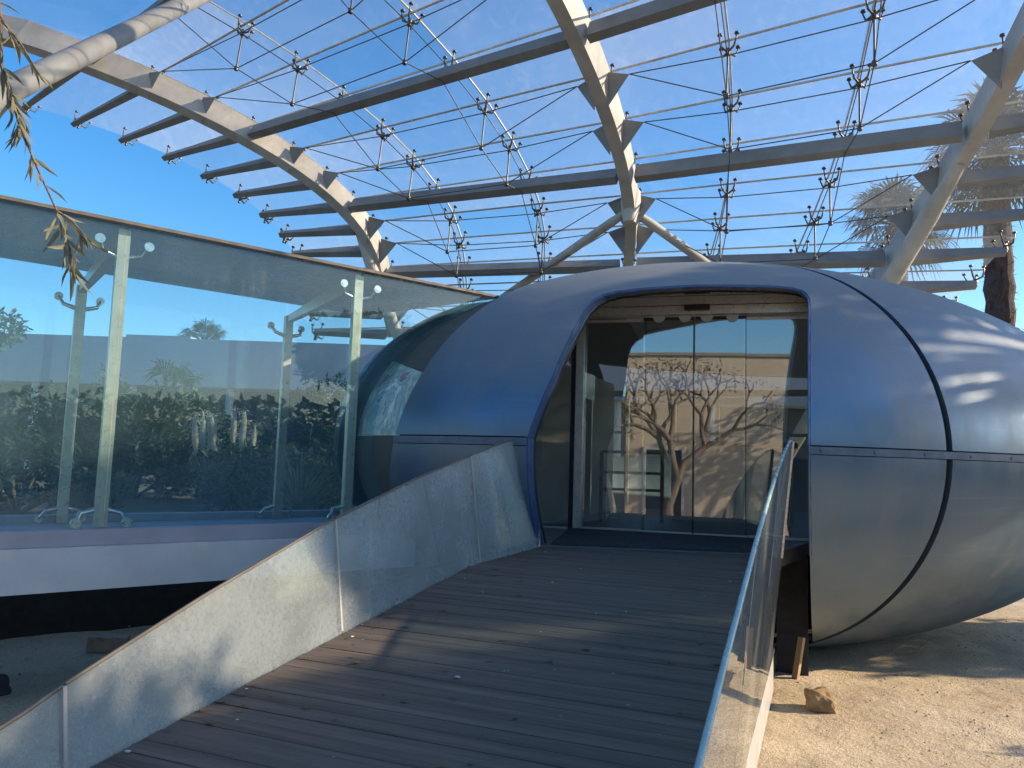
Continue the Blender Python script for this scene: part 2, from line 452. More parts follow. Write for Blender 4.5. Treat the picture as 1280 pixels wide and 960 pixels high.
# fitted boundaries of the blue cladding: right-hand ring seam and left-hand end
SR = V((.893, 6.62, 1.79)); SR = EC + AX * 0 + (SR - EC)
SLc = V((-2.62, 5.07, 2.19)); nL = V((math.cos(R(-8)) * math.cos(R(-13.5)), math.sin(R(-8)) * math.cos(R(-13.5)), math.sin(R(-13.5))))
SEAMS = {}
def set_seams():
    # points measured on the egg, turned with it
    P = [V((.41, 7.31, 3.51)), V((1.31, 6.33, 1.88)), V((.90, 6.79, .64))]
    Q = [V((-2.16, 6.13, 3.08)), V((-2.53, 5.38, 2.27)), V((-2.67, 5.34, 1.83))]
    rot = Matrix.Rotation(R(4), 3, 'Z')
    for key, T in (('R', P), ('L', Q)):
        T = [rot @ p for p in T]
        n_ = (T[1] - T[0]).cross(T[2] - T[0]).normalized()
        if n_.x < 0: n_ = -n_
        SEAMS[key] = (T[1], n_)
set_seams()
def panel(name, conds, k0=1., th=.972, mat=M_shell, kinds=('front', 'rear')):
    bm = ellipsoid_bm(k0)
    for co, no in conds: cut(bm, co, no)
    solidify(bm, th)
    o = bmobj(name, bm, mat)
    if kinds: boolean(o, kinds)
    blue_cut_edges(o); shade_by_angle(o); toP(o)
    return o
cR, nRr = SEAMS['R']; cL, nLl = SEAMS['L']
g = .03; up_ = V((0, 0, 1)); Eup = (V((0, 0, ZEQ + .008)), up_); Elo = (V((0, 0, ZEQ - .06)), -up_)
LmidR = (cR - nRr * g, -nRr); LmidL = (cL, nLl); Rr = (cR + nRr * g, nRr)
panel("shell_panel", [LmidR, LmidL, Eup]); panel("shell_panel", [LmidR, LmidL, Elo])
panel("shell_panel", [Rr, Eup], kinds=('rear',)); panel("shell_panel", [Rr, Elo], kinds=None)
panel("seam_strip", [(V((0, 0, ZEQ - .055)), up_), (V((0, 0, ZEQ - .002)), -up_), LmidL], 1.0035, .97, M_strip, ('front',))
panel("inner_shell", [LmidL], .985, .985, M_groove); panel("inner_lining", [LmidL], .962, .985, M_inner)
b = MB()
for k in range(64):
    v_ = 2 * math.pi * k / 64; c_ = EC + AX * (EA * 1.0015 * math.cos(v_)) + AY * (EB * 1.0015 * math.sin(v_)); c_.z = ZEQ - .03
    if (c_ - cL).dot(nLl) < .05 or (-1.95 < c_.x < -.05 and c_.y < 7): continue
    n_ = (AX * (math.cos(v_) / EA) + AY * (math.sin(v_) / EB)).normalized(); b.disc(c_ + n_ * .004, n_, .011, .012, 8); toP(b.build("bolt", M_strip)); b = MB()
# left end, inside the walkway: grey lining, painted band and dark rim
endp = (cL - nLl * .01, -nLl)
panel("end_lining", [endp, (V((0, 0, ZEQ)), -up_)], .985, .97, M_greyend)
mtop = V((-3.2, 5.4, 2.47)); mno = V((.35, .1, .92)).normalized()
panel("painted_band", [endp, (V((0, 0, ZEQ + .002)), up_), (mtop, -mno)], .985, .97, M_mural)
panel("end_lining", [endp, (V((0, 0, ZEQ + .002)), up_), (mtop + mno * .004, mno)], .985, .97, M_greyend)
def rim():
    P = [V((-3.47, 6.04, 2.79)), V((-3.69, 5.59, 2.18)), V((-3.88, 5.85, 1.27))]
    n_ = (P[1] - P[0]).cross(P[2] - P[0]).normalized()
    if n_.x > 0: n_ = -n_
    panel("end_rim", [(P[1] - n_ * .05, n_), (P[1] + n_ * .12, -n_), endp], 1.02, .94, M_rim, None)
rim()

def shell_y(x, z):
    lo, hi = 2.0, 8.0
    f = lambda y: (lambda q: (q.dot(AX) / EA) ** 2 + (q.dot(AY) / EB) ** 2 + (q.z / ECZ) ** 2 - 1)(V((x, y, z)) - EC)
    for _ in range(40):
        m_ = (lo + hi) / 2
        if f(m_) > 0: lo = m_
        else: hi = m_
    return lo
b = MB(); path = [(x, z) for x, z in OPEN[2:]] ; dense = []
for (x0, z0), (x1, z1) in zip(path, path[1:]):
    for i in range(6): dense.append((x0 + (x1 - x0) * i / 6, z0 + (z1 - z0) * i / 6))
dense = [(-.08, 1.09 + 1.9 * i / 12) for i in range(12)] + dense + [path[-1]]
rows_ = []
for i, (x, z) in enumerate(dense):
    a_, c_ = dense[max(i - 1, 0)], dense[min(i + 1, len(dense) - 1)]
    tx, tz = c_[0] - a_[0], c_[1] - a_[1]; l_ = math.hypot(tx, tz); nx, nz = -tz / l_, tx / l_      # points into the opening
    y = shell_y(x, z); y += .004; w2 = .006
    rows_.append([(x + nx * w2, y, z + nz * w2), (x - nx * .014, y, z - nz * .014), (x - nx * .014, y + .12, z - nz * .014), (x + nx * w2, y + .12, z + nz * w2)])
vv = [p for r_ in rows_ for p in r_]; ff = []
for i in range(len(rows_) - 1):
    for j in range(4):
        j2 = (j + 1) % 4; ff.append((i * 4 + j, i * 4 + j2, i * 4 + 4 + j2, i * 4 + 4 + j))
b.poly(vv, ff); orim = toP(b.build("opening_rim", M_hood))
# entrance door, in its own plane
DT = V((math.cos(R(6)), math.sin(R(6)), 0)); DN = V((math.sin(R(6)), -math.cos(R(6)), 0)); D0 = V((-2.08, 6.86, 0))
def dp(a, n, z): return D0 + DT * a + DN * n + V((0, 0, z))
def dbox(a0, a1, n0, n1, z0, z1, name, mat, parent=pav):
    b = MB(); b.obox(dp(a0, n0, z0), DT * (a1 - a0), DN * (n1 - n0), V((0, 0, z1 - z0)))
    o = b.build(name, mat)
    if parent is pav: toP(o)
    else: o.parent = parent
    return o
ZF = 1.09
b = MB()
b.obox(dp(-.03, -.02, 3.05), DT * 2.12, DN * .14, V((0, 0, .075)))
b.obox(dp(-.03, -.02, 3.13), DT * 2.12, DN * .17, V((0, 0, .075)))
b.obox(dp(-.03, -.02, 3.21), DT * 2.12, DN * .20, V((0, 0, .07)))
hd = toP(b.build("door_header", M_alu))
dbox(.95, 1.17, .15, .185, 3.075, 3.125, "door_sensor", M_black); dbox(.95, 1.17, .19, .215, 3.215, 3.26, "door_sensor", M_black)
dbox(-.5, 2.06, -.05, -.021, 3.28, 3.40, "header_panel", M_dark)
dbox(-.035, .035, -.03, .06, ZF, 3.05, "door_post", M_alu); dbox(-.085, -.05, -.03, .03, ZF, 3.05, "door_post", M_groove)
dbox(-.95, -.09, -.006, .006, ZF + .02, 3.05, "side_window", G_door)
dbox(-.95, -.09, -.02, .02, ZF, ZF + .02, "bottom_rail", M_alu)
for a0, a1, n_ in ((.04, .60, -.03), (.58, 1.03, .03), (1.04, 1.48, .03), (1.46, 2.06, -.03)):
    lf = dbox(a0, a1, n_ - .006, n_ + .006, ZF + .03, 3.04, "sliding_door", G_door)
    dbox(a0, a1, n_ - .014, n_ + .014, ZF + .008, ZF + .03, "bottom_rail", M_alu, lf)
    dbox(a0, a1, n_ - .014, n_ + .014, 3.015, 3.04, "top_rail", M_alu if n_ < 0 else M_groove, lf)
    dbox(a1 - .006, a1, n_ - .009, n_ + .009, ZF + .03, 3.01, "edge_seal", M_groove, lf)
for a in (.72, .95, 1.14, 1.36):
    b = MB(); b.disc(dp(a, .05, 3.045), DN, .055, .012, 18); toP(b.build("door_roller", M_white))
dbox(.58, 1.48, -.09, -.05, 2.26, 2.32, "push_bar", M_white)
# floor, sill, interior
b = MB(); n = 48; ring = []
for i in range(n):
    v_ = 2 * math.pi * i / n
    ring.append(EC + AX * (EA * .86 * math.cos(v_)) + AY * (EB * .86 * math.sin(v_)))
ring = [p for p in ring if (p - D0).dot(DN) < .0] 
ring.sort(key=lambda p: math.atan2((p - V((-.3, 9.2, 0))).y, (p - V((-.3, 9.2, 0))).x))
m = len(ring)
b.poly([V((p.x, p.y, .95)) for p in ring] + [V((p.x, p.y, ZF - .005)) for p in ring],
       [tuple(range(m - 1, -1, -1)), tuple(range(m, 2 * m))] + [(i, (i + 1) % m, m + (i + 1) % m, m + i) for i in range(m)])
toP(b.build("interior_floor", M_floor))
b = MB()
pp = [V((-1.90, 5.36, 0)), V((-.34, 5.86, 0)), dp(2.0, .0, 0), dp(-.6, .0, 0), V((-2.2, 6.2, 0))]
m = len(pp)
b.poly([p + V((0, 0, .98)) for p in pp] + [p + V((0, 0, ZF + .004)) for p in pp],
       [tuple(range(m - 1, -1, -1)), tuple(range(m, 2 * m))] + [(i, (i + 1) % m, m + (i + 1) % m, m + i) for i in range(m)])
toP(b.build("door_sill", M_floor))
b = MB(); pm = [V((-1.84, 5.42, 0)), V((-.40, 5.885, 0)), dp(1.72, .10, 0), dp(-.05, .10, 0)]
b.hexa([p + V((0, 0, ZF + .006)) for p in pm] + [p + V((0, 0, ZF + .022)) for p in pm])
tag(b.build("doormat", M_mat), "dark rubber doormat lying in front of the sliding glass doors", "doormat")
# pale partition walls inside and the widened rear glazing
b = MB(); b.obox((.0, 9.6, ZF), V((1.3, .25, 0)), V((-.02, .12, 0)), V((0, 0, 1.55))); toP(b.build("partition_wall", M_inner))
b = MB()
for x in (-3.6, -3.0, -2.42, -1.8, -1.25, -.6, -.02): b.box(x, x + .05, 10.05, 10.1, ZF, 2.6)
b.box(-4.0, .0, 10.05, 10.1, 2.6, 2.68); b.box(-4.0, .0, 10.05, 10.1, 2.1, 2.14)
toP(b.build("rear_door_frame", M_alu))
b = MB(); b.box(-4.0, .0, 10.07, 10.08, ZF, 2.6); toP(b.build("rear_window", G_tunb))
# added dark sheets standing in for the shade under the sill
b = MB(); b.box(-.43, -.41, 4.4, 6.04, 0, .86); toP(b.build("void_shade_sheet", M_dark))
b = MB(); b.box(-1.86, -.36, 6.05, 6.15, 0, .98); toP(b.build("void_shade_sheet", M_dark))
b = MB(); b.box(-.36, -.11, 7.0, 7.05, -.03, .975); toP(b.build("void_shade_sheet", M_groove))  # near-black tone stands in for the shade deep in the gap

b = MB(); b.box(-2.62, -2.55, 7.15, 8.35, ZF, 2.75); toP(b.build("partition_wall", M_inner))
b = MB(); b.box(-2.62, -2.55, 8.95, 9.95, ZF, 2.75); toP(b.build("partition_wall", M_inner))
b = MB(); b.box(-2.64, -2.53, 8.36, 8.94, 2.45, 2.75); b.box(-2.62, -2.55, 8.36, 8.40, ZF, 2.45); b.box(-2.62, -2.55, 8.90, 8.94, ZF, 2.45); toP(b.build("inner_door_frame", M_alu))
# things seen inside through the glass
t = empty("queue_barrier", (-1.85, 8.1, ZF), "small dark metal barrier frame standing inside behind the left door leaf", "barrier")
b = MB(); P0 = V((-.35, 0, 0)); A_ = V((.62, .18, 0))
for k in (0, 1): b.bar(P0 + A_ * k, P0 + A_ * k + V((0, 0, .74)), .035, .035)
toB = b.build("post", M_black, t)
b = MB()
for z in (.34, .52, .74): b.bar(P0 + V((0, 0, z)), P0 + A_ + V((0, 0, z)), .03, .03)
b.build("rail", M_black, t)
t = empty("reception_counter", (-1.05, 9.2, ZF), "pale reception counter standing inside behind the middle door leaves", "counter")
b = MB(); b.box(-.55, .75, -.25, .25, 0, .85); b.build("counter_body", M_inner, t)
b = MB(); b.box(-.6, .8, -.3, .3, .852, .90); b.build("counter_top", M_dark, t)

# ------------------------------------------------------------------ entrance ramp
ramp = empty("entrance_ramp", (-1.1, 3, 0), "long boarded entrance ramp with dusty glass sides climbing to the pavilion door", "ramp")
def R_(o): o.parent = ramp; o.matrix_parent_inverse = Matrix.Translation(-ramp.location); return o
def deckz(y):
    if y >= 4.13: return 1.085
    if y >= .4: return 1.085 - (4.13 - y) * .109
    return max(.02, .678 - (.4 - y) * .19)
b = MB(); y = -3.0; bw = .072
while y < 5.36:
    # far boards follow the skewed sill
    z0, z1 = deckz(y), deckz(y + bw); j = random.uniform(-.0018, .0018)
    yr = lambda x, yy: yy + max(0, (x + 1.9)) * .33 * max(0, (yy - 4.2) / 1.2)
    x0, x1 = -1.895, -.285
    c = [(x0, y, z0 - .035), (x1, yr(x1, y), z0 - .035), (x1, yr(x1, y + bw), z1 - .035), (x0, y + bw, z1 - .035)]
    c = [V(q) for q in c]; d = [q + V((0, 0, .035 + j)) for q in c]
    gp = V((0, .0018, 0)); c[0] += gp; c[1] += gp; d[0] += gp; d[1] += gp
    c[2] -= gp; c[3] -= gp; d[2] -= gp; d[3] -= gp
    b.hexa(c + d); y += bw
R_(b.build("deck", M_deck))
for x in (-1.80, -1.1, -.46):
    b = MB()
    for y in range(-3, 6):
        ya, yb = y, min(y + 1, 5.9)
        b.hexa([(x, ya, max(0, deckz(ya) - .2)), (x + .05, ya, max(0, deckz(ya) - .2)), (x + .05, yb, max(0, deckz(yb) - .2)), (x, yb, max(0, deckz(yb) - .2)),
                (x, ya, deckz(ya) - .04), (x + .05, ya, deckz(ya) - .04), (x + .05, yb, deckz(yb) - .04), (x, yb, deckz(yb) - .04)])
    R_(b.build("deck_joist", M_concrete))
for x in (-1.78, -.44):
    for y in (-.5, 1.6, 3.6, 5.4):
        b = MB(); b.box(x - .04, x + .04, y - .04, y + .04, -.05, deckz(y) - .21); R_(b.build("support_post", M_concrete))
TOP = [(.45, .70), (1.0, .87), (1.44, .99), (1.6, 1.05), (2.1, 1.205), (2.87, 1.42), (3.6, 1.585), (4.3, 1.72), (4.8, 1.81), (5.3, 1.88), (5.9, 1.90)]
def topz(y):
    for (a, za), (c, zc) in zip(TOP, TOP[1:]):
        if y <= c: return za + (zc - za) * (y - a) / (c - a)
    return TOP[-1][1]
def sidex(y, z, side):   # leaning out 10 degrees or so
    k = (z - deckz(y)) * .135
    return -1.905 - k if side < 0 else -.275 + k * .74
for side, mt in ((-1, G_ramp), (1, G_rampR)):
    ends = [.5, 1.58, 2.87, 4.30, 5.36 if side < 0 else 5.75]
    for ya, yb in zip(ends, ends[1:]):
        b = MB(); n = 10; th = .016
        a0 = ya + .006; a1 = yb - .006; pts = []
        for i in range(n + 1):
            y = a0 + (a1 - a0) * i / n
            zt = topz(y); zb = min(.36, zt - .1) if side > 0 else deckz(y) - .14
            pts.append((y, zb, zt))
        vv = []; ff = []
        for y, zb, zt in pts:
            for z in (zb, zt):
                x = sidex(y, z, side)
                vv += [(x, y, z), (x + side * th, y, z)]
        for i in range(n):
            q = i * 4; r = q + 4
            ff += [(q, q + 2, r + 2, r), (q + 1, r + 1, r + 3, q + 3), (q, r, r + 1, q + 1)]
        ff += [(0, 1, 3, 2), (n * 4, n * 4 + 2, n * 4 + 3, n * 4 + 1)]
        b.poly(vv, ff); gp_ = R_(b.build("glass_panel", mt))
        e = MB(); e.tube([(sidex(y, zt, side) + side * th / 2, y, zt + .003) for y, zb, zt in pts], .009 if side > 0 else .006, 6)
        eo = e.build("top_edge", G_edge if side > 0 else M_redge); eo.parent = gp_
    for y in ends[1:-1]:
        b = MB(); zb = deckz(y) + .004; zt = topz(y)
        b.bar((sidex(y, zb, side) + side * .008, y, zb), (sidex(y, zt, side) + side * .008, y, zt), .018, .012, (0, 1, 0))
        R_(b.build("joint_strip", M_strip2))
    ye = ends[-1]
    b = MB(); b.bar((sidex(ye, 1.09, side) + side * .008, ye, deckz(ye)), (sidex(ye, topz(ye), side) + side * .008, ye, topz(ye)), .03, .02, (0, 1, 0))
    R_(b.build("end_post", M_chrome))
for side in (-1, 1):
    b = MB(); x = -.40 if side > 0 else -1.925
    b.box(x, x + .05, -.8, 6.35, .03, .31); R_(b.build("side_beam", M_beam))
    b = MB(); b.box(x - .004, x + .058, -.8, 6.35, .312, .345); R_(b.build("edge_trim", M_groove))

# ------------------------------------------------------------------ glass walkway
wlk = empty("glass_walkway", W0, "raised glass walled walkway with steel posts and grimy roof running into the pavilion", "walkway")
def Wp(o): o.parent = wlk; o.matrix_parent_inverse = Matrix.Translation(-W0); return o
WE = 3.12; WS = -6.0; WW = 1.5
def wbox(s0, s1, n0, n1, z0, z1, name, mat):
    b = MB(); b.obox(wk(s0, n0, z0), WT * (s1 - s0), WN * (n1 - n0), V((0, 0, z1 - z0))); return Wp(b.build(name, mat))
wbox(WS, 2.3, -.10, .02, .82, 1.085, "floor_beam", M_white)
wbox(WS, 2.6, -.05, .09, 1.087, 1.185, "floor_edge", M_slab)
wbox(WS, 2.6, .0, WW + .15, .84, 1.0, "floor_slab", M_concrete)
wbox(WS, 2.6, .1, WW + .0, 1.02, 1.10, "floor_surface", M_slab)
wbox(WS, 2.6, WW + .0, WW + .12, 1.02, 1.16, "floor_edge", M_slab)
for s0, s1 in ((WS, -3.5), (-3.49, -1.75), (-1.74, 0), (.01, 1.745), (1.755, WE)):
    wbox(s0, s1, -.006, .006, 1.19, 3.17, "front_pane", G_tun)
for s0, s1 in ((WS, -3.5), (-3.49, -1.75), (-1.74, 0), (.01, 1.745), (1.755, 2.4)):
    wbox(s0, s1, WW - .006, WW + .006, 1.165, 3.14, "rear_pane", G_tunb)
b = MB()
b.hexa([wk(WS, -.03, 3.175), wk(WE, -.03, 3.175), wk(2.6, WW + .05, 3.145), wk(WS, WW + .05, 3.145),
        wk(WS, -.03, 3.20), wk(WE, -.03, 3.20), wk(2.6, WW + .05, 3.17), wk(WS, WW + .05, 3.17)])
Wp(b.build("roof", G_troof))
wbox(WS, WE, -.045, -.031, 3.180, 3.202, "roof_edge", M_redge)
for s in (-3.5, -1.75, 0, 1.75):
    for nn, zb, zt in ((.07, 1.19, 3.165), (WW - .06, 1.105, 3.0)):
        b = MB(); b.bar(wk(s, nn, zb), wk(s, nn, zt), .075, .05, tuple(WN)); po = Wp(b.build("post", M_post))
        sgn = -1 if nn < 1 else 1
        for z, dz in ((zb + .12, -.09), (zt - .2, .1)):
            b = MB()
            for k in (-1, 1):
                A0 = wk(s, nn, z); A1 = wk(s + k * .12, nn + sgn * .0, z + dz * .35); A2 = wk(s + k * .15, nn + sgn * .05, z + dz)
                b.tube([A0, A1, A2], [.020, .016, .012], 6); b.disc(A2, WN, .032, .022)
            so_ = b.build("spider_arm", M_chrome); so_.parent = po
    b = MB(); b.bar(wk(s, .09, 3.10), wk(s, WW - .07, 2.97), .09, .13, w2=.05, h2=.06); Wp(b.build("cross_arm", M_post))

# ------------------------------------------------------------------ canopy
can = empty("glass_canopy", (-2.5, 9, 0), "curved glass canopy on white steel arches with cable trusses high over the pavilion", "canopy")
def Cn(o): o.parent = can; o.matrix_parent_inverse = Matrix.Translation(-can.location); return o
def zrow(r): return (.0049 * r * r - .382 * r + 6.0893) + 1.7
FIT = {'L': ((-.058, .959, -10.7118), (-.0087, .3672, 8.1911)), 'M': ((-.023, .2494, -3.13), (-.0323, .9192, 5.7284)), 'R': ((-.0088, -.1019, 2.6087), (-.035, 1.2246, 3.7915))}
def arch(k, r):
    cx, cy = FIT[k]
    rr = max(-1, min(r, 8.5)); e = r - rr
    f = lambda c, q: c[0] * q * q + c[1] * q + c[2]
    x = f(cx, rr); y = f(cy, rr); z = zrow(rr)
    if e > 0:
        h = .2
        x += e * (f(cx, rr) - f(cx, rr - h)) / h * .9; y += e * (f(cy, rr) - f(cy, rr - h)) / h * .85; z += e * (zrow(rr) - zrow(rr - h)) / h * 1.05
    if e < 0:
        h = .2
        x -= e * (f(cx, rr) - f(cx, rr + h)) / h; y -= e * (f(cy, rr) - f(cy, rr + h)) / h; z -= e * (zrow(rr) - zrow(rr + h)) / h * .6
    return V((x, y, z))
RMIN, RMAX = -7, 12
COLS = []   # (name, function)
def col(c, r):       # c in units of a third of a bay: 0 = left arch, 3 = middle, 6 = right
    L_, M_, R2 = arch('L', r), arch('M', r), arch('R', r)
    if c <= 3: return L_ + (M_ - L_) * (c / 3)
    return M_ + (R2 - M_) * ((c - 3) / 3)
def nrm(c, r):
    t1 = col(c, r + .4) - col(c, r - .4); t2 = col(min(c + .5, 7), r) - col(max(c - .5, -1), r)
    n_ = t1.cross(t2).normalized()
    return n_ if n_.z > 0 else -n_
GO = .34
def gp(c, r): return col(c, r) + nrm(c, r) * GO
for k, c in (('L', 0), ('M', 3), ('R', 6)):
    pts = [RMIN + .5 * i for i in range(int((RMAX - RMIN) * 2) + 1)]
    b = MB(); vv = []; ff = []
    for r in pts:
        p = arch(k, r); n_ = nrm(c, r); t_ = (arch(k, r + .2) - arch(k, r - .2)).normalized(); s_ = t_.cross(n_).normalized()
        q = max(0, (r + 2) / (RMAX + 2)); wd = .20 - .06 * q; ht = .46 - .14 * q
        vv += [p + s_ * i * wd / 2 + n_ * (j * ht / 2 + .03) for i, j in ((-1, -1), (1, -1), (1, 1), (-1, 1))]
    m = len(pts)
    for i in range(m - 1):
        for j in range(4):
            j2 = (j + 1) % 4; ff.append((i * 4 + j, i * 4 + j2, i * 4 + 4 + j2, i * 4 + 4 + j))
    ff += [(3, 2, 1, 0), tuple((m - 1) * 4 + i for i in range(4))]
    b.poly(vv, ff); Cn(b.build("arch", M_steel))
# purlins across the bays, cantilevered ends outside the outer arches
for r in (-6, -3, 0, 3, 6, 9, 12):
    for c0, c1 in ((0, 3), (3, 6)):
        b = MB(); A0, A1 = col(c0, r), col(c1, r); d = (A1 - A0).normalized()
        b.bar(A0 + d * .13, A1 - d * .13, .12, .23, tuple(nrm(c0 + 1.5, r))); Cn(b.build("purlin", M_steel_shade))
for r in range(0, 13):
    for c, ex in ((0, -1), (6, 1)):
        if ex > 0 and r < 5: continue
        A0 = col(c, r); A1 = col(c + ex * 1.0 if False else c, r) + (col(c, r) - col(c - ex, r)) * 1.13
        d = (A1 - A0).normalized(); n_ = nrm(c, r)
        b = MB(); b.bar(A0 + d * .13, A1 - n_ * -.07, .11, .22, tuple(n_), .08, .11); Cn(b.build("cantilever_stub", M_steel_shade))
def tipc(c): return c
def gx(c, r):   # glass points with overhang
    if c < 0: return gp(0, r) + (gp(0, r) - gp(1, r)) * (-c)
    if c > 6: return gp(6, r) + (gp(6, r) - gp(5, r)) * (c - 6)
    return gp(c, r)
cs = [-1.26, 0, 1, 2, 3, 4, 5, 6, 7.26]
for i in range(len(cs) - 1):
    for r in range(0, 12):
        c0, c1 = cs[i], cs[i + 1]
        if c1 > 6.5 and r < 4: continue
        q = [gx(c0, r), gx(c1, r), gx(c1, r + 1), gx(c0, r + 1)]
        cc = sum(q, V()) / 4; q = [p + (cc - p).normalized() * .012 for p in q]
        n_ = nrm(max(0, min(6, (c0 + c1) / 2)), r + .5) * .012
        b = MB(); b.hexa(q + [p + n_ for p in q]); Cn(b.build("glass_pane", G_roof))
for r in (-6, -3):
    for c in (0, 3):
        q = [gp(c + .02, r), gp(c + 2.98, r), gp(c + 2.98, r + 2.97), gp(c + .02, r + 2.97)]
        b = MB(); b.hexa(q + [p + V((0, 0, .014)) for p in q]); Cn(b.build("overhead_pane", G_roof))
for r in range(0, 13):
    b = MB()
    for i in range(len(cs) - 1):
        if cs[i + 1] > 6.5 and r < 5: continue
        b.bar(gx(cs[i], r), gx(cs[i + 1], r), .022, .02)
    Cn(b.build("row_joint", M_joint))
for c in (0, 1, 2, 3, 4, 5, 6):
    b = MB()
    for r in range(0, 12): b.bar(gp(c, r), gp(c, r + 1), .018, .016)
    Cn(b.build("column_joint", M_joint))
# spider fittings
def spider(b, p, n_, t_, s_):
    hub = p - n_ * .17
    b.tube([hub - n_ * .045, hub + n_ * .045], .028, 8)
    for i in (-1, 1):
        for j in (-1, 1):
            d = (t_ * i + s_ * j).normalized(); e = p + d * .135
            b.tube([hub, hub + d * .10 + n_ * .01, e - n_ * .06, e], [.016, .014, .010, .008], 5)
            b.disc(e - n_ * .012, n_, .028, .016, 8)
def axes(c, r):
    n_ = (nrm(max(0, min(6, c)), r) + V((0, 0, .8))).normalized(); t_ = (col(max(0, min(6, c)), r + .3) - col(max(0, min(6, c)), r - .3)).normalized(); return n_, t_, t_.cross(n_).normalized()
def lownode(c, r):
    return gp(c, r) - (nrm(c, r) * .22 + V((0, 0, .52)))
spid = []
for r in range(0, 13):
    for c in (0, 1, 2, 3, 4, 5, 6, -1.15, 7.15):
        if c > 5.5 and r < 4: continue
        b = MB(); n_, t_, s_ = axes(c, r); spider(b, gx(c, r), n_, t_, s_)
        if c in (1, 2, 4, 5) and r % 3:
            b.tube([gp(c, r) - n_ * .17, lownode(c, r)], .012, 6); b.disc(lownode(c, r), n_, .03, .05, 8)
        else:
            b.tube([gx(c, r) - n_ * .17, gx(c, r) - n_ * .26], .022, 6)
        sp = Cn(b.build("spider_fitting", M_fit))
# gussets and cable trusses between the arches
for r in range(1, 12):
    if r % 3 == 0: continue
    for c0, c1 in ((0, 3), (3, 6)):
        tips = []
        for c, s_ in ((c0, 1), (c1, -1)):
            n_, t_, _ = axes(c, r); d = (col(c1, r) - col(c0, r)).normalized() * s_
            base = col(c, r) + d * .085; n_ = (n_ + V((0, 0, 1.2))).normalized()
            tip = base + d * .27 + n_ * .13
            b = MB(); hw = t_ * .06
            P4 = [base + n_ * .17 - hw, base + n_ * .17 + hw, base - n_ * .27]
            q = [p for p in P4] + [tip]
            b.poly(q, [(0, 1, 3), (1, 2, 3), (2, 0, 3), (0, 2, 1)])
            Cn(b.build("gusset_plate", M_steel_shade)); tips.append(tip)
        b = MB()
        ca, cb = c0 + 1, c0 + 2
        upn = [gp(c, r) - nrm(c, r) * .27 for c in (ca, cb)]
        lon = [lownode(c, r) for c in (ca, cb)]
        for ch in (upn, lon):
            seq = [tips[0]] + ch + [tips[1]]
            for p, q in zip(seq, seq[1:]): b.tube([p, q], .0075, 5, cap=False)
        Cn(b.build("cable_truss", M_cable))
for c in (1, 2, 4, 5):
    for r in (0, 3, 6, 9):
        b = MB(); n0 = col(c, r) - nrm(c, r) * .13; n3 = col(c, r + 3) - nrm(c, r + 3) * .13
        seq = [n0, lownode(c, r + 1), lownode(c, r + 2), n3]
        for p, q in zip(seq, seq[1:]): b.tube([p, q], .007, 5, cap=False)
        seq = [gp(c, r + i) - nrm(c, r + i) * .20 for i in range(4)]
        for p, q in zip(seq, seq[1:]): b.tube([p, q], .007, 5, cap=False)
        Cn(b.build("tie_rod", M_cable))
# struts
def strut(p, q, rad, post=None, mt=None):
    b = MB(); b.tube([p, V(p) + (V(q) - V(p)) * .08, V(p) + (V(q) - V(p)) * .92, q], [rad * .6, rad, rad, rad * .6], 14)
    if post: b.tube([q, (q[0], q[1], -.05)], rad * 1.2, 12)
    return Cn(b.build("strut", mt or M_steel))
nm = V((-2.50, 10.5, 5.33))
strut(nm, (-6.3, 12.25, 3.85), .066, True); strut(nm, (.3, 13.45, 3.5), .066, True)
b = MB(); b.tube([nm + V((0, .1, .28)), nm + V((0, 0, .1)), nm + V((0, -.05, -.22))], [.12, .15, .09], 10); Cn(b.build("node_casting", M_steel))
strut((-6.95, 10.35, 5.30), (-5.4, 12.3, 0), .095)
strut((1.58, 10.2, 5.42), (-1.8, 17.9, .0), .12)
strut((-7.75, 7.95, 8.3), (-4.6, 1.1, 1.9), .10, False, M_steel_shade)
b = MB()

# ------------------------------------------------------------------ small things on the ground
def lump(name, loc, size, mat, label, cat, seed, flat=0.):
    bm = bmesh.new(); bmesh.ops.create_icosphere(bm, subdivisions=3, radius=1)
    for v_ in bm.verts:
        p = v_.co.copy(); k = 1 + .42 * noise.noise(p * 1.3 + V((seed, 0, 0))) + .1 * noise.noise(p * 3.1 + V((0, seed, 0)))
        p *= k
        for ax in range(3):
            p[ax] = max(-.95, min(.92, p[ax]))
        v_.co = V((p.x * size[0], p.y * size[1], (p.z + .62) * size[2]))
    o = bmobj(name, bm, mat, None, False); o.location = loc; return tag(o, label, cat)
lump("rock", (-.02, 6.15, -.01), (.115, .095, .10), M_rock, "ochre fist sized rock lying on the sunlit sand beside the ramp", "rock", 3)
lump("dark_stone", (-5.24, 3.76, -.01), (.075, .075, .09), M_stone, "small dark rounded stone on the sand at the left edge of the picture", "stone", 9)
bm = bmesh.new(); bmesh.ops.create_cube(bm, size=1)
bmesh.ops.subdivide_edges(bm, edges=bm.edges[:], cuts=3, use_grid_fill=True)
for v_ in bm.verts: v_.co = V((v_.co.x * .30, v_.co.y * .15, v_.co.z * .12 + .06)) + V((noise.noise(v_.co * 5), noise.noise(v_.co * 5 + V((3, 0, 0))), noise.noise(v_.co * 4))) * .012
o = bmobj("brick", bm, M_brick); o.location = (-5.6, 4.95, .0); o.rotation_euler = (0, .05, .6)
tag(o, "worn pale brick lying on the sand under the glass walkway", "brick")
b = MB(); b.bar((-.21, 6.86, .0), (-.16, 6.93, .33), .05, .03)
tag(b.build("wooden_offcut", M_plank), "short raw wooden offcut leaning in the dark gap beside the ramp", "wood offcut")

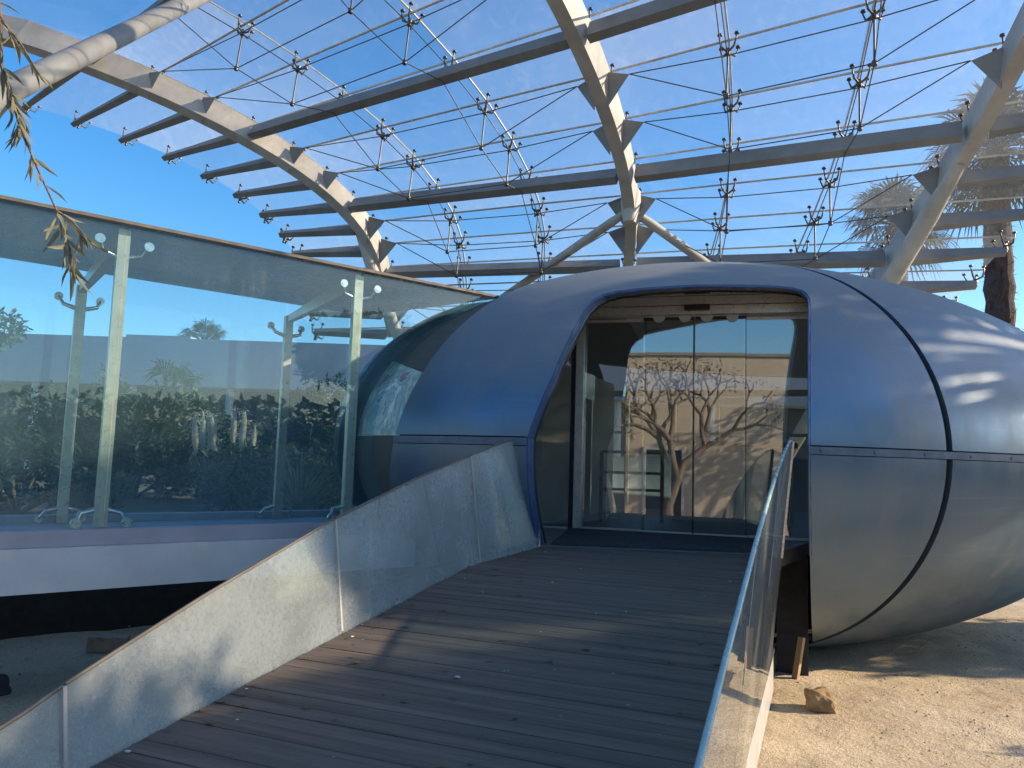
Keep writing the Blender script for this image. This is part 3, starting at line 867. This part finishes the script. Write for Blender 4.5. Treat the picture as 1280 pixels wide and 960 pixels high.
rg = random.Random(21)
b = MB()
def chip(c, r_):
    a = [V((rg.gauss(0, 1), rg.gauss(0, 1), rg.gauss(0, .6))).normalized() * r_ * rg.uniform(.6, 1.2) for _ in range(1)]
    P = [c + V((r_ * rg.uniform(.6, 1.2), 0, 0)), c + V((0, r_ * rg.uniform(.6, 1.2), 0)), c - V((r_ * rg.uniform(.6, 1.2), 0, 0)), c - V((0, r_ * rg.uniform(.6, 1.2), 0)), c + V((0, 0, r_ * rg.uniform(.4, .8))), c - V((0, 0, r_ * .4))]
    b.poly(P, [(0, 1, 4), (1, 2, 4), (2, 3, 4), (3, 0, 4), (1, 0, 5), (2, 1, 5), (3, 2, 5), (0, 3, 5)])
for _ in range(3600):
    x = rg.uniform(-.2, 4.5); y = rg.uniform(3.2, 11.5)
    chip(V((x, y, .012)), .004 + .010 * rg.random() ** 5)
for _ in range(700): chip(V((rg.uniform(-8, -3.2), rg.uniform(2.5, 6.5), .012)), .006 + .02 * rg.random() ** 4)
o = b.build("gravel", M_brick); tag(o, "scattered fine gravel chips over the sand", "gravel"); o['kind'] = 'stuff'
def flakes(n, fn, mat, name, label, lo, hi):
    f = MB()
    for _ in range(n):
        c = fn(); r_ = rg.uniform(lo, hi); a = rg.uniform(0, 6.28); k = rg.uniform(.35, 1)
        P = [c + V((math.cos(a + t_) * r_ * (1 if i % 2 else k), math.sin(a + t_) * r_ * (1 if i % 2 else k), rg.uniform(0, .004))) for i, t_ in enumerate((0, 1.2, 2.3, 3.3, 4.4, 5.4))]
        f.poly(P, [(0, 1, 2, 3, 4, 5)])
    o = f.build(name, mat); tag(o, label, "litter"); o['kind'] = 'stuff'
def on_deck():
    y = rg.uniform(.8, 5.2); x = -1.88 + (1.55 * rg.random() if rg.random() < .55 else .35 * rg.random() ** 2)
    return V((x, y, deckz(y) + .006))
flakes(190, on_deck, simple("dry_leaf_litter", (.12, .085, .05), .9), "leaf_litter", "dry leaf crumbs lying on the ramp boards", .006, .018)
flakes(24, on_deck, simple("pale_droppings", (.55, .54, .5), .9), "droppings", "pale bird droppings spotted over the ramp boards", .003, .013)
# ------------------------------------------------------------------ vegetation
def leaf_cloud(b, fn, count, size, aspect=.35, droop=0.):
    for _ in range(count):
        p = fn()
        if p is None: continue
        d = V((random.gauss(0, 1), random.gauss(0, 1), random.gauss(0, .8) - droop)).normalized()
        s_ = d.cross(V((random.gauss(0, 1), random.gauss(0, 1), random.gauss(0, 1)))).normalized()
        L_ = size * random.uniform(.6, 1.3); n_ = d.cross(s_) * L_ * .08
        b.poly([p, p + d * L_ * .5 + s_ * L_ * aspect * .5 + n_, p + d * L_, p + d * L_ * .5 - s_ * L_ * aspect * .5 + n_], [(0, 1, 2, 3)])

def clump_fn(cs_):
    def f():
        c, r = random.choice(cs_)
        while True:
            q = V((random.uniform(-1, 1), random.uniform(-1, 1), random.uniform(-1, 1)))
            if q.length <= 1: break
        if random.random() < .6: q = q.normalized() * random.uniform(.7, 1.05)
        return c + V((q.x * r[0], q.y * r[1], q.z * r[2]))
    return f

def shrub(name, loc, wid, hgt, mat, label, count=1300, size=.13, cat="shrub", group=None, nc=9):
    t = empty(name, loc, label, cat, group)
    if group: count = int(count * 2.2); size *= 1.15; nc = 14
    cs_ = []
    for _ in range(nc):
        z = random.uniform(.15, .9); k = .6 if z > .65 else .95
        cs_.append((V((random.uniform(-.5, .5) * wid * k, random.uniform(-.4, .4) * wid * k, hgt * z)), (wid * .24, wid * .24, hgt * .2)))
    b = MB(); leaf_cloud(b, clump_fn(cs_), count, size); b.build("foliage", mat, t)
    b = MB()
    for c, r in cs_: b.tube([(0, 0, -.02), c * .5 + V((0, 0, .05)), c], [.035, .025, .01], 5)
    b.build("stem", B_olive, t)
    return t
SG = "shrubs in the garden behind the walkway"
Z0 = .86
shrub("shrub", (-9.2, 6.6, Z0), 1.3, 1.05, L_dark, "dark shrub at the far left seen through the walkway glass, nearest the picture edge", 1300, .13, group=SG)
shrub("shrub", (-10.65, 8.8, Z0), 1.7, 1.65, L_dark, "tall dark shrub seen between the left pair of walkway posts", 1700, .14, group=SG)
shrub("shrub", (-10.9, 9.9, Z0), 1.6, 1.85, L_mid, "feathery tall green shrub seen just right of the frontmost walkway post", 1500, .13, group=SG)
shrub("shrub", (-11.0, 11.0, Z0), 1.6, 1.9, L_dark, "tallest dark shrub under the small palm seen through the middle pane", 1600, .14, group=SG)
shrub("shrub", (-9.4, 10.6, Z0), 1.5, 1.35, L_dark, "dark shrub directly behind the pampas plumes", 1500, .13, group=SG)
shrub("shrub", (-7.2, 8.5, Z0), 1.5, .95, L_mid, "low mid green bush below the pampas plumes", 1500, .11, group=SG)
shrub("shrub", (-7.3, 10.2, Z0), 1.5, 1.7, L_dark, "dark tall shrub behind the yellowish grass tuft, left of the pavilion", 1600, .13, group=SG)
shrub("shrub", (-7.4, 11.6, Z0), 1.7, 1.75, L_dark, "dark shrub half hidden by the left end of the pavilion", 1500, .13, group=SG)
shrub("shrub", (-8.1, 6.9, Z0), .9, .5, L_mid, "smallest low bush seen between the two foot brackets at left", 500, .1, group=SG)
shrub("shrub", (-12.4, 10.6, Z0), 1.2, 2.3, L_mid, "loose mid green shrub reaching up to the fascia left of the small palm", 1100, .12, group=SG)
shrub("shrub", (-8.9, 12.4, Z0), 1.3, 2.25, L_dark, "dark upright shrub in front of the fascia right of the pampas plumes", 1200, .12, group=SG)
shrub("shrub", (-6.5, 9.0, Z0), .9, .75, L_mid, "low leafy bush just behind the yellowish grass tuft", 600, .1, group=SG)
def blades(b, c, count, ln, wd, spread=1., thin=.2):
    for _ in range(count):
        a = random.uniform(0, 2 * math.pi); e = random.uniform(.15, 1.) * spread
        d = V((math.cos(a) * e, math.sin(a) * e, 1)).normalized(); s_ = V((-math.sin(a), math.cos(a), 0)) * wd
        L_ = ln * random.uniform(.6, 1.1); k = 4; vv = []
        for i in range(k + 1):
            q = i / k; p = c + d * L_ * q + V((math.cos(a), math.sin(a), 0)) * L_ * .25 * e * q * q - V((0, 0, 1)) * L_ * .45 * e * q * q
            w_ = s_ * (1 - q * (1 - thin)); vv += [p - w_, p + w_]
        b.poly(vv, [(2 * i, 2 * i + 1, 2 * i + 3, 2 * i + 2) for i in range(k)])
t = empty("grass_tuft", (-5.98, 7.92, Z0), "yellowish tuft of arching grass blades behind the walkway's rear glass", "grass tuft")
b = MB(); blades(b, V((0, 0, .05)), 220, .95, .012, 1.1); b.build("foliage", L_yucca, t)
t = empty("pampas_grass", (-8.0, 8.85, Z0), "clump of pampas grass with pale feathery plumes among dark shrubs", "pampas grass")
b = MB(); blades(b, V((0, 0, 0)), 200, 1.0, .012, 1.0); b.build("foliage", L_mid, t)
for i in range(8):
    x = random.uniform(-.5, .5); y = random.uniform(-.25, .25); h = random.uniform(1.15, 1.6)
    b = MB(); p0 = V((x, y, h - .55)); lean = V((x * .15, y * .1, .6))
    b.tube([V((x * .3, y * .3, 0)), p0], .008, 4)
    b.tube([p0, p0 + lean * .35, p0 + lean * .75, p0 + lean], [.012, .05, .038, .004], 7)
    f = lambda: p0 + lean * random.uniform(.02, 1) + V((random.gauss(0, .03), random.gauss(0, .03), 0))
    leaf_cloud(b, f, 120, .1, .12); b.build("plume", L_straw, t)

def fan_palm(loc, h, crown, trunk_r, label, nfr=46, group=None, lean=(0, 0), name="palm_tree", shag=True):
    t = empty(name, loc, label, "palm tree", group); b = MB(); k = 30
    pts = []; rad = []
    for i in range(k + 1):
        q = i / k; pts.append(V((lean[0] * q * q, lean[1] * q * q, h * q)))
        rad.append(trunk_r * (1.12 - .25 * q + .10 * noise.noise(V((q * 21, loc[0], 0))) + (.12 if i % 2 else 0)))
    b.tube(pts, rad, 14, False)
    if shag:
        for i in range(420):
            q = random.uniform(.25, 1); a = random.uniform(0, 6.28); p = V((lean[0] * q * q, lean[1] * q * q, h * q))
            d = V((math.cos(a), math.sin(a), 0)); s_ = V((-math.sin(a), math.cos(a), 0)) * .045; o_ = p + d * trunk_r * .95
            L_ = random.uniform(.10, .30)
            b.poly([o_ - s_, o_ + s_, o_ + d * L_ * .5 + V((0, 0, L_ * random.uniform(-.6, .9)))], [(0, 1, 2)])
    b.build("trunk", B_palm, t)
    b = MB(); top = V((lean[0], lean[1], h))
    for i in range(nfr):
        a = random.uniform(0, 6.28); el = random.uniform(-.9, 1.25); d = V((math.cos(a) * math.cos(el), math.sin(a) * math.cos(el), math.sin(el)))
        pl = crown * random.uniform(.42, .55); st = top + d * pl - V((0, 0, .12 * pl * (1 - el)))
        b.tube([top, top + d * pl * .5, st], [.03, .022, .016], 4)
        s_ = d.cross(V((0, 0, 1))).normalized(); n_ = s_.cross(d)
        for j in range(17):
            th_ = R(-105 + 210 * j / 16); dd = (d * math.cos(th_) + s_ * math.sin(th_)).normalized(); L_ = crown * .55 * random.uniform(.75, 1.1) * (1 - .25 * abs(th_) / 1.9)
            ww = d.cross(n_) * 0 + (dd.cross(n_)).normalized() * .035 * crown / 2
            m1 = st + dd * L_ * .6; e_ = st + dd * L_ - V((0, 0, L_ * random.uniform(.15, .55)))
            b.poly([st, m1 + ww, e_, m1 - ww], [(0, 1, 2, 3)])
    b.build("crown", L_palm, t)
    return t
PG = "palms beyond the canopy"
fan_palm((4.7, 24.8, 0), 11.0, 2.3, .36, "large fan palm with shaggy trunk standing right of the canopy", 64, PG)
fan_palm((2.8, 32.6, 0), 11.3, 2.3, .36, "more distant fan palm whose crown shows behind the right arch", 56, PG)
fan_palm((-29.8, 30.7, 0), 7.3, 1.6, .25, "small far palm whose crown shows over the long building roof", 40, None, shag=False)
fan_palm((-11.9, 11.4, Z0), 1.9, .95, .08, "young slim palm rising among the dark garden shrubs", 26, None, shag=False)

def tree(name, loc, trunk, clumps, mat, label, leaf=.16, per=420, limb_r=.10, cat="tree", asp=.35):
    t = empty(name, loc, label, cat); b = MB()
    b.tube([V((0, 0, -.05))] + [V(p) for p in trunk], [limb_r * 2.0 - limb_r * .7 * i / len(trunk) for i in range(len(trunk) + 1)], 9)
    top = V(trunk[-1])
    for c, r in clumps:
        c = V(c); mid = top.lerp(c, .5) + V((random.uniform(-.2, .2), random.uniform(-.2, .2), .1))
        b.tube([top, mid, c], [limb_r * .85, limb_r * .5, limb_r * .18], 7)
        for _ in range(4):
            e = c + V((random.uniform(-1, 1) * r[0], random.uniform(-1, 1) * r[1], random.uniform(-.4, 1) * r[2])) * .8
            b.tube([mid.lerp(c, .6), c.lerp(e, .5), e], [limb_r * .3, limb_r * .18, limb_r * .06], 5)
    b.build("trunk", B_olive, t)
    b = MB(); leaf_cloud(b, clump_fn([(V(c), r) for c, r in clumps]), per * len(clumps), leaf, asp); b.build("crown", mat, t)
    return t
# trees to the right of the picture whose shade falls on the ramp and on the egg
PD = V((.407, -.914, 0)); HOLE = [(.1, 5.65), (.1, 6.15), (-.45, 6.15), (-.45, 5.65)]
def spread(base, items, rad):
    return [(tuple(V((0, 0, 0)) + PD * a + V((random.uniform(-.5, .5) * .6, random.uniform(-.5, .5) * .25, z))), (rad, rad, rad * .8)) for a, z in items]
tree("shade_tree", (6.8, 5.4, 0), [(0, 0, 1.2), (.1, .1, 2.4)],
     spread(0, [(a, z) for a in (-.6, -.1, .4, .9, 1.5) for z in (3.6, 3.95)] + [(a, 4.35) for a in (-.2, .2, .6, 1.0, 1.5)], .44),
     L_mid, "spreading shade tree standing right of the ramp outside the picture", .2, 420, .09)
tree("shade_tree", (7.7, 13.3, 0), [(0.1, -.1, 2.2), (.3, -.6, 4.4)],
     [((c[0] + 1.3, c[1] - 2.8, c[2]), r) for c, r in spread(0, [(a, z) for a in (-1.0, -.45, .1, .65, 1.2, 1.75, 2.05) for z in (5.15, 5.65, 6.15, 6.65, 7.2) if (a, z) not in HOLE], .42)],
     L_mid, "taller leaning shade tree standing beyond the sand at right outside the picture", .2, 420, .10)
shrub("shrub", (8.0, 12.5, 0), 1.4, 4.0, L_mid, "tallest added bush outside the picture, shading the sand where the egg shadow falls short", 5000, .24, nc=26)  # unseen bush added to carry the egg's shadow further over the sand
shrub("shrub", (8.0, 11.35, 0), 1.3, 3.55, L_mid, "rounded added bush outside the picture, shading sand between the tallest bush and thin shrub", 5000, .24, nc=26)  # second added bush, fills the nearer stretch of that shadow
hd_ = empty("hedge", (16, 0, 0), "long dark hedge added outside the picture at right to block the bright horizon", "hedge")  # unseen, added to keep bright horizon out of the walkway glass reflections
b = MB(); b.box(-.6, .6, -16, 13, 0, 2.6)
leaf_cloud(b, lambda: V((random.uniform(-.9, .7), random.uniform(-16.2, 13.2), random.uniform(.1, 1) ** .6 * 3.3)), 5200, .42, .5); b.build("foliage", L_dark, hd_)
b = MB()
for k in range(12): b.tube([(0, -15 + 2.4 * k, -.05), (0, -15 + 2.4 * k, 1.5)], .08, 6)
b.build("stem", B_olive, hd_)
shrub("shrub", (7.0, 8.3, 0), .9, 2.7, L_mid, "tall thin shrub on the sand outside the picture at right", 700, .16, group=None)
tree("garden_tree", (4.4, 21.5, 0), [(0, 0, 2), (0, .1, 3.4)], [((-.3, 0, 4.6), (1.1, 1.1, .7)), ((.9, .3, 4.4), (1.1, 1.1, .8)), ((1.8, -.3, 4.5), (1, 1, .8))],
     L_mid, "leafy treetop peeping over the pavilion at the right edge below the palm", .2, 500, .1)
tree("garden_tree", (-20.6, 13.2, Z0), [(0, 0, 1.6), (0, 0, 2.6)], [((-.2, 0, 3.6), (.8, .8, .6)), ((.3, .4, 3.9), (.7, .7, .5))],
     L_mid, "round treetop showing above the long building at the left edge", .2, 600, .1)

# olive tree at the left of the ramp; one drooping spray hangs into the picture
ol = tree("olive_tree", (-3.7, -1.2, 0), [(.1, 0, .9), (.0, .2, 1.7)],
     [((-.7, -.4, 3.1), (.8, .8, .6)), ((.5, -.6, 3.3), (.8, .8, .6)), ((.1, .3, 3.7), (.8, .8, .5))],
     L_olive, "olive tree left of the ramp whose drooping leafy spray hangs into the top left corner", .085, 600, .09, asp=.22)
oloc = V((-3.7, -1.2, 0))
b = MB(); b.tube([V((.0, .2, 1.7)), V((.9, 1.2, 2.7)), V((1.7, 2.25, 3.15)), V((1.80, 2.36, 2.98)), V((1.82, 2.39, 2.75))], [.05, .035, .016, .010, .006], 7)
b.build("bough", B_olive, ol)
spray = [(-1.88, 1.19, 2.75), (-1.87, 1.20, 2.63), (-1.85, 1.22, 2.55), (-1.83, 1.23, 2.49), (-1.79, 1.26, 2.38), (-1.75, 1.29, 2.28), (-1.72, 1.31, 2.19), (-1.71, 1.32, 2.12)]
spray = [V(p) - oloc for p in spray]
b = MB(); b.tube(spray, [.005, .0045, .004, .0035, .003, .0025, .002, .001], 6)
side = [(spray[0], V((-1.80, 1.25, 2.62)) - oloc), (spray[0] + V((-.05, -.05, .1)), V((-1.84, 1.2, 2.70)) - oloc), (spray[1], V((-1.93, 1.17, 2.60)) - oloc), (spray[5], V((-1.68, 1.33, 2.21)) - oloc)]
for p, q in side: b.tube([p, p.lerp(q, .5) + V((0, 0, .01)), q], [.003, .0025, .001], 5)
b.build("twig", B_olive, ol)
b = MB()
def oleaf(p, d, L_):
    s_ = d.cross(V((random.gauss(0, 1), random.gauss(0, 1), random.gauss(0, 1)))).normalized(); n_ = d.cross(s_); w_ = L_ * .07
    P = [p, p + d * L_ * .3 + s_ * w_, p + d * L_ * .65 + s_ * w_ * .8, p + d * L_ - n_ * L_ * .1, p + d * L_ * .65 - s_ * w_ * .8, p + d * L_ * .3 - s_ * w_, p + d * L_ * .5 - n_ * L_ * .03]
    b.poly(P, [(0, 1, 6), (1, 2, 6), (2, 3, 6), (3, 4, 6), (4, 5, 6), (5, 0, 6)], True)
rs = random.Random(5)
for i in range(len(spray) - 1):
    if i in (0,): nl = 2
    elif i in (4,): nl = 3
    else: nl = 15
    for _ in range(nl):
        p = spray[i].lerp(spray[i + 1], rs.random())
        d = V((rs.gauss(.15, .55), rs.gauss(.1, .5), -.9 + rs.gauss(0, .35))).normalized(); oleaf(p, d, rs.uniform(.05, .085))
for p, q in side:
    for _ in range(12):
        d = (q - p).normalized() + V((rs.gauss(0, .5), rs.gauss(0, .5), rs.gauss(-.2, .4))); oleaf(p.lerp(q, rs.random()), d.normalized(), rs.uniform(.045, .08))
b.build("leaf_spray", L_olive, ol)

tree("shade_tree", (5.6, -3.9, 0), [(0, 0, 1.3), (0, 0, 2.4)],
     [((-.8, -.2, 3.6), (.7, .7, .5)), ((.5, .3, 4.0), (.8, .8, .5)), ((-.2, .5, 4.7), (.8, .8, .5)), ((.3, -.8, 3.3), (.6, .6, .5)), ((-.5, -1.0, 4.4), (.7, .7, .5))],
     L_mid, "shade tree beside the beige house behind the viewer", .2, 330, .09)
# bare branched tree behind the viewer, mirrored in the door glass
t = empty("branching_tree", (-.9, -4.6, 0), "bare forked tree behind the viewer mirrored in the sliding doors", "tree")
b = MB(); rt_ = random.Random(11)
def grow(p, d, L_, r_, dep):
    q = p + d * L_; m = p.lerp(q, .5) + V((rt_.gauss(0, .05), rt_.gauss(0, .03), rt_.gauss(0, .04))) * L_ * 1.5
    b.tube([p, m, q], [r_, r_ * .85, r_ * .7], 7)
    if dep == 0: tips.append(q); return
    for k in range(2 if dep < 4 else 3):
        a = rt_.uniform(.35, .75) * (1 if k % 2 else -1) + rt_.gauss(0, .1)
        dd = V((d.x * math.cos(a) + d.z * math.sin(a), d.y + rt_.gauss(0, .3), d.z * math.cos(a) - d.x * math.sin(a))); dd.z += .15
        grow(q, dd.normalized(), L_ * rt_.uniform(.62, .82), r_ * .66, dep - 1)
tips = []
grow(V((0, 0, -.05)), V((.12, 0, 1)).normalized(), 1.45, .15, 5)
b.build("trunk", B_olive, t)
b = MB(); leaf_cloud(b, lambda: random.choice(tips) + V((random.gauss(0, .12), random.gauss(0, .12), random.gauss(0, .1))), 900, .11); b.build("crown", L_dark, t)

# ------------------------------------------------------------------ buildings
bl = empty("long_building", (-22, 19, 0), "long low building with deep blue grey fascia beyond the garden", "building")
def Bp(o): o.parent = bl; o.matrix_parent_inverse = Matrix.Translation(-bl.location); return o
BA = V((-25.76, 17.36, 0)); BT = V((10.8, 4.39, 0)).normalized(); BN = V((-BT.y, BT.x, 0))
b = MB(); b.obox(BA - BT * 14 + V((0, 0, 3.84)), BT * 42, BN * 1.2, V((0, 0, 1.62))); Bp(b.build("fascia", M_fascia))
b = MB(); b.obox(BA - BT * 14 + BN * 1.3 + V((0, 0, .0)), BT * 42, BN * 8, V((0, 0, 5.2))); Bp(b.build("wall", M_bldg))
for i in range(12):
    b = MB(); p = BA - BT * 12 + BT * 3.3 * i + BN * .3; b.tube([p, p + V((0, 0, 3.838))], .13, 10); Bp(b.build("column", M_white))
for i in range(11):
    b = MB(); b.obox(BA - BT * 11.4 + BT * 3.3 * i + BN * 1.22 + V((0, 0, 1.5)), BT * 2.1, BN * .06, V((0, 0, 1.9))); Bp(b.build("window", M_window))
b = MB(); b.obox(BA + BT * 3.0 + BN * 2.5 + V((0, 0, 5.2)), BT * 2.4, BN * 1.5, V((0, 0, .72))); Bp(b.build("roof_unit", M_fascia))
# sunlit beige house behind the viewer, mirrored in the doors
hs = empty("beige_house", (-1, -9, 0), "plain beige rendered house behind the viewer mirrored in the door glass", "house")
def Hp(o): o.parent = hs; o.matrix_parent_inverse = Matrix.Translation(-hs.location); return o
b = MB(); b.box(-2.0, 2.35, -12, -6.5, 0, 4.58); Hp(b.build("wall", M_wall))
b = MB(); b.box(-9, -2.01, -13, -7.8, 0, 3.6); Hp(b.build("wall", M_wall))
b = MB(); b.box(-2.06, 2.41, -12.06, -6.44, 4.582, 4.66); Hp(b.build("parapet", M_concrete))
for x in (-1.45, -5.2, -7.4):
    b = MB(); yy = -6.5 if x > -2 else -7.8
    b.box(x, x + .9, yy - .02, yy + .03, .0, 2.1); wn = Hp(b.build("window", M_window))
    b = MB(); b.box(x - .08, x, yy, yy + .06, 0, 2.18); b.box(x + .9, x + .98, yy, yy + .06, 0, 2.18); b.box(x, x + .9, yy, yy + .06, 2.102, 2.18)
    f = b.build("frame", M_white); f.parent = wn
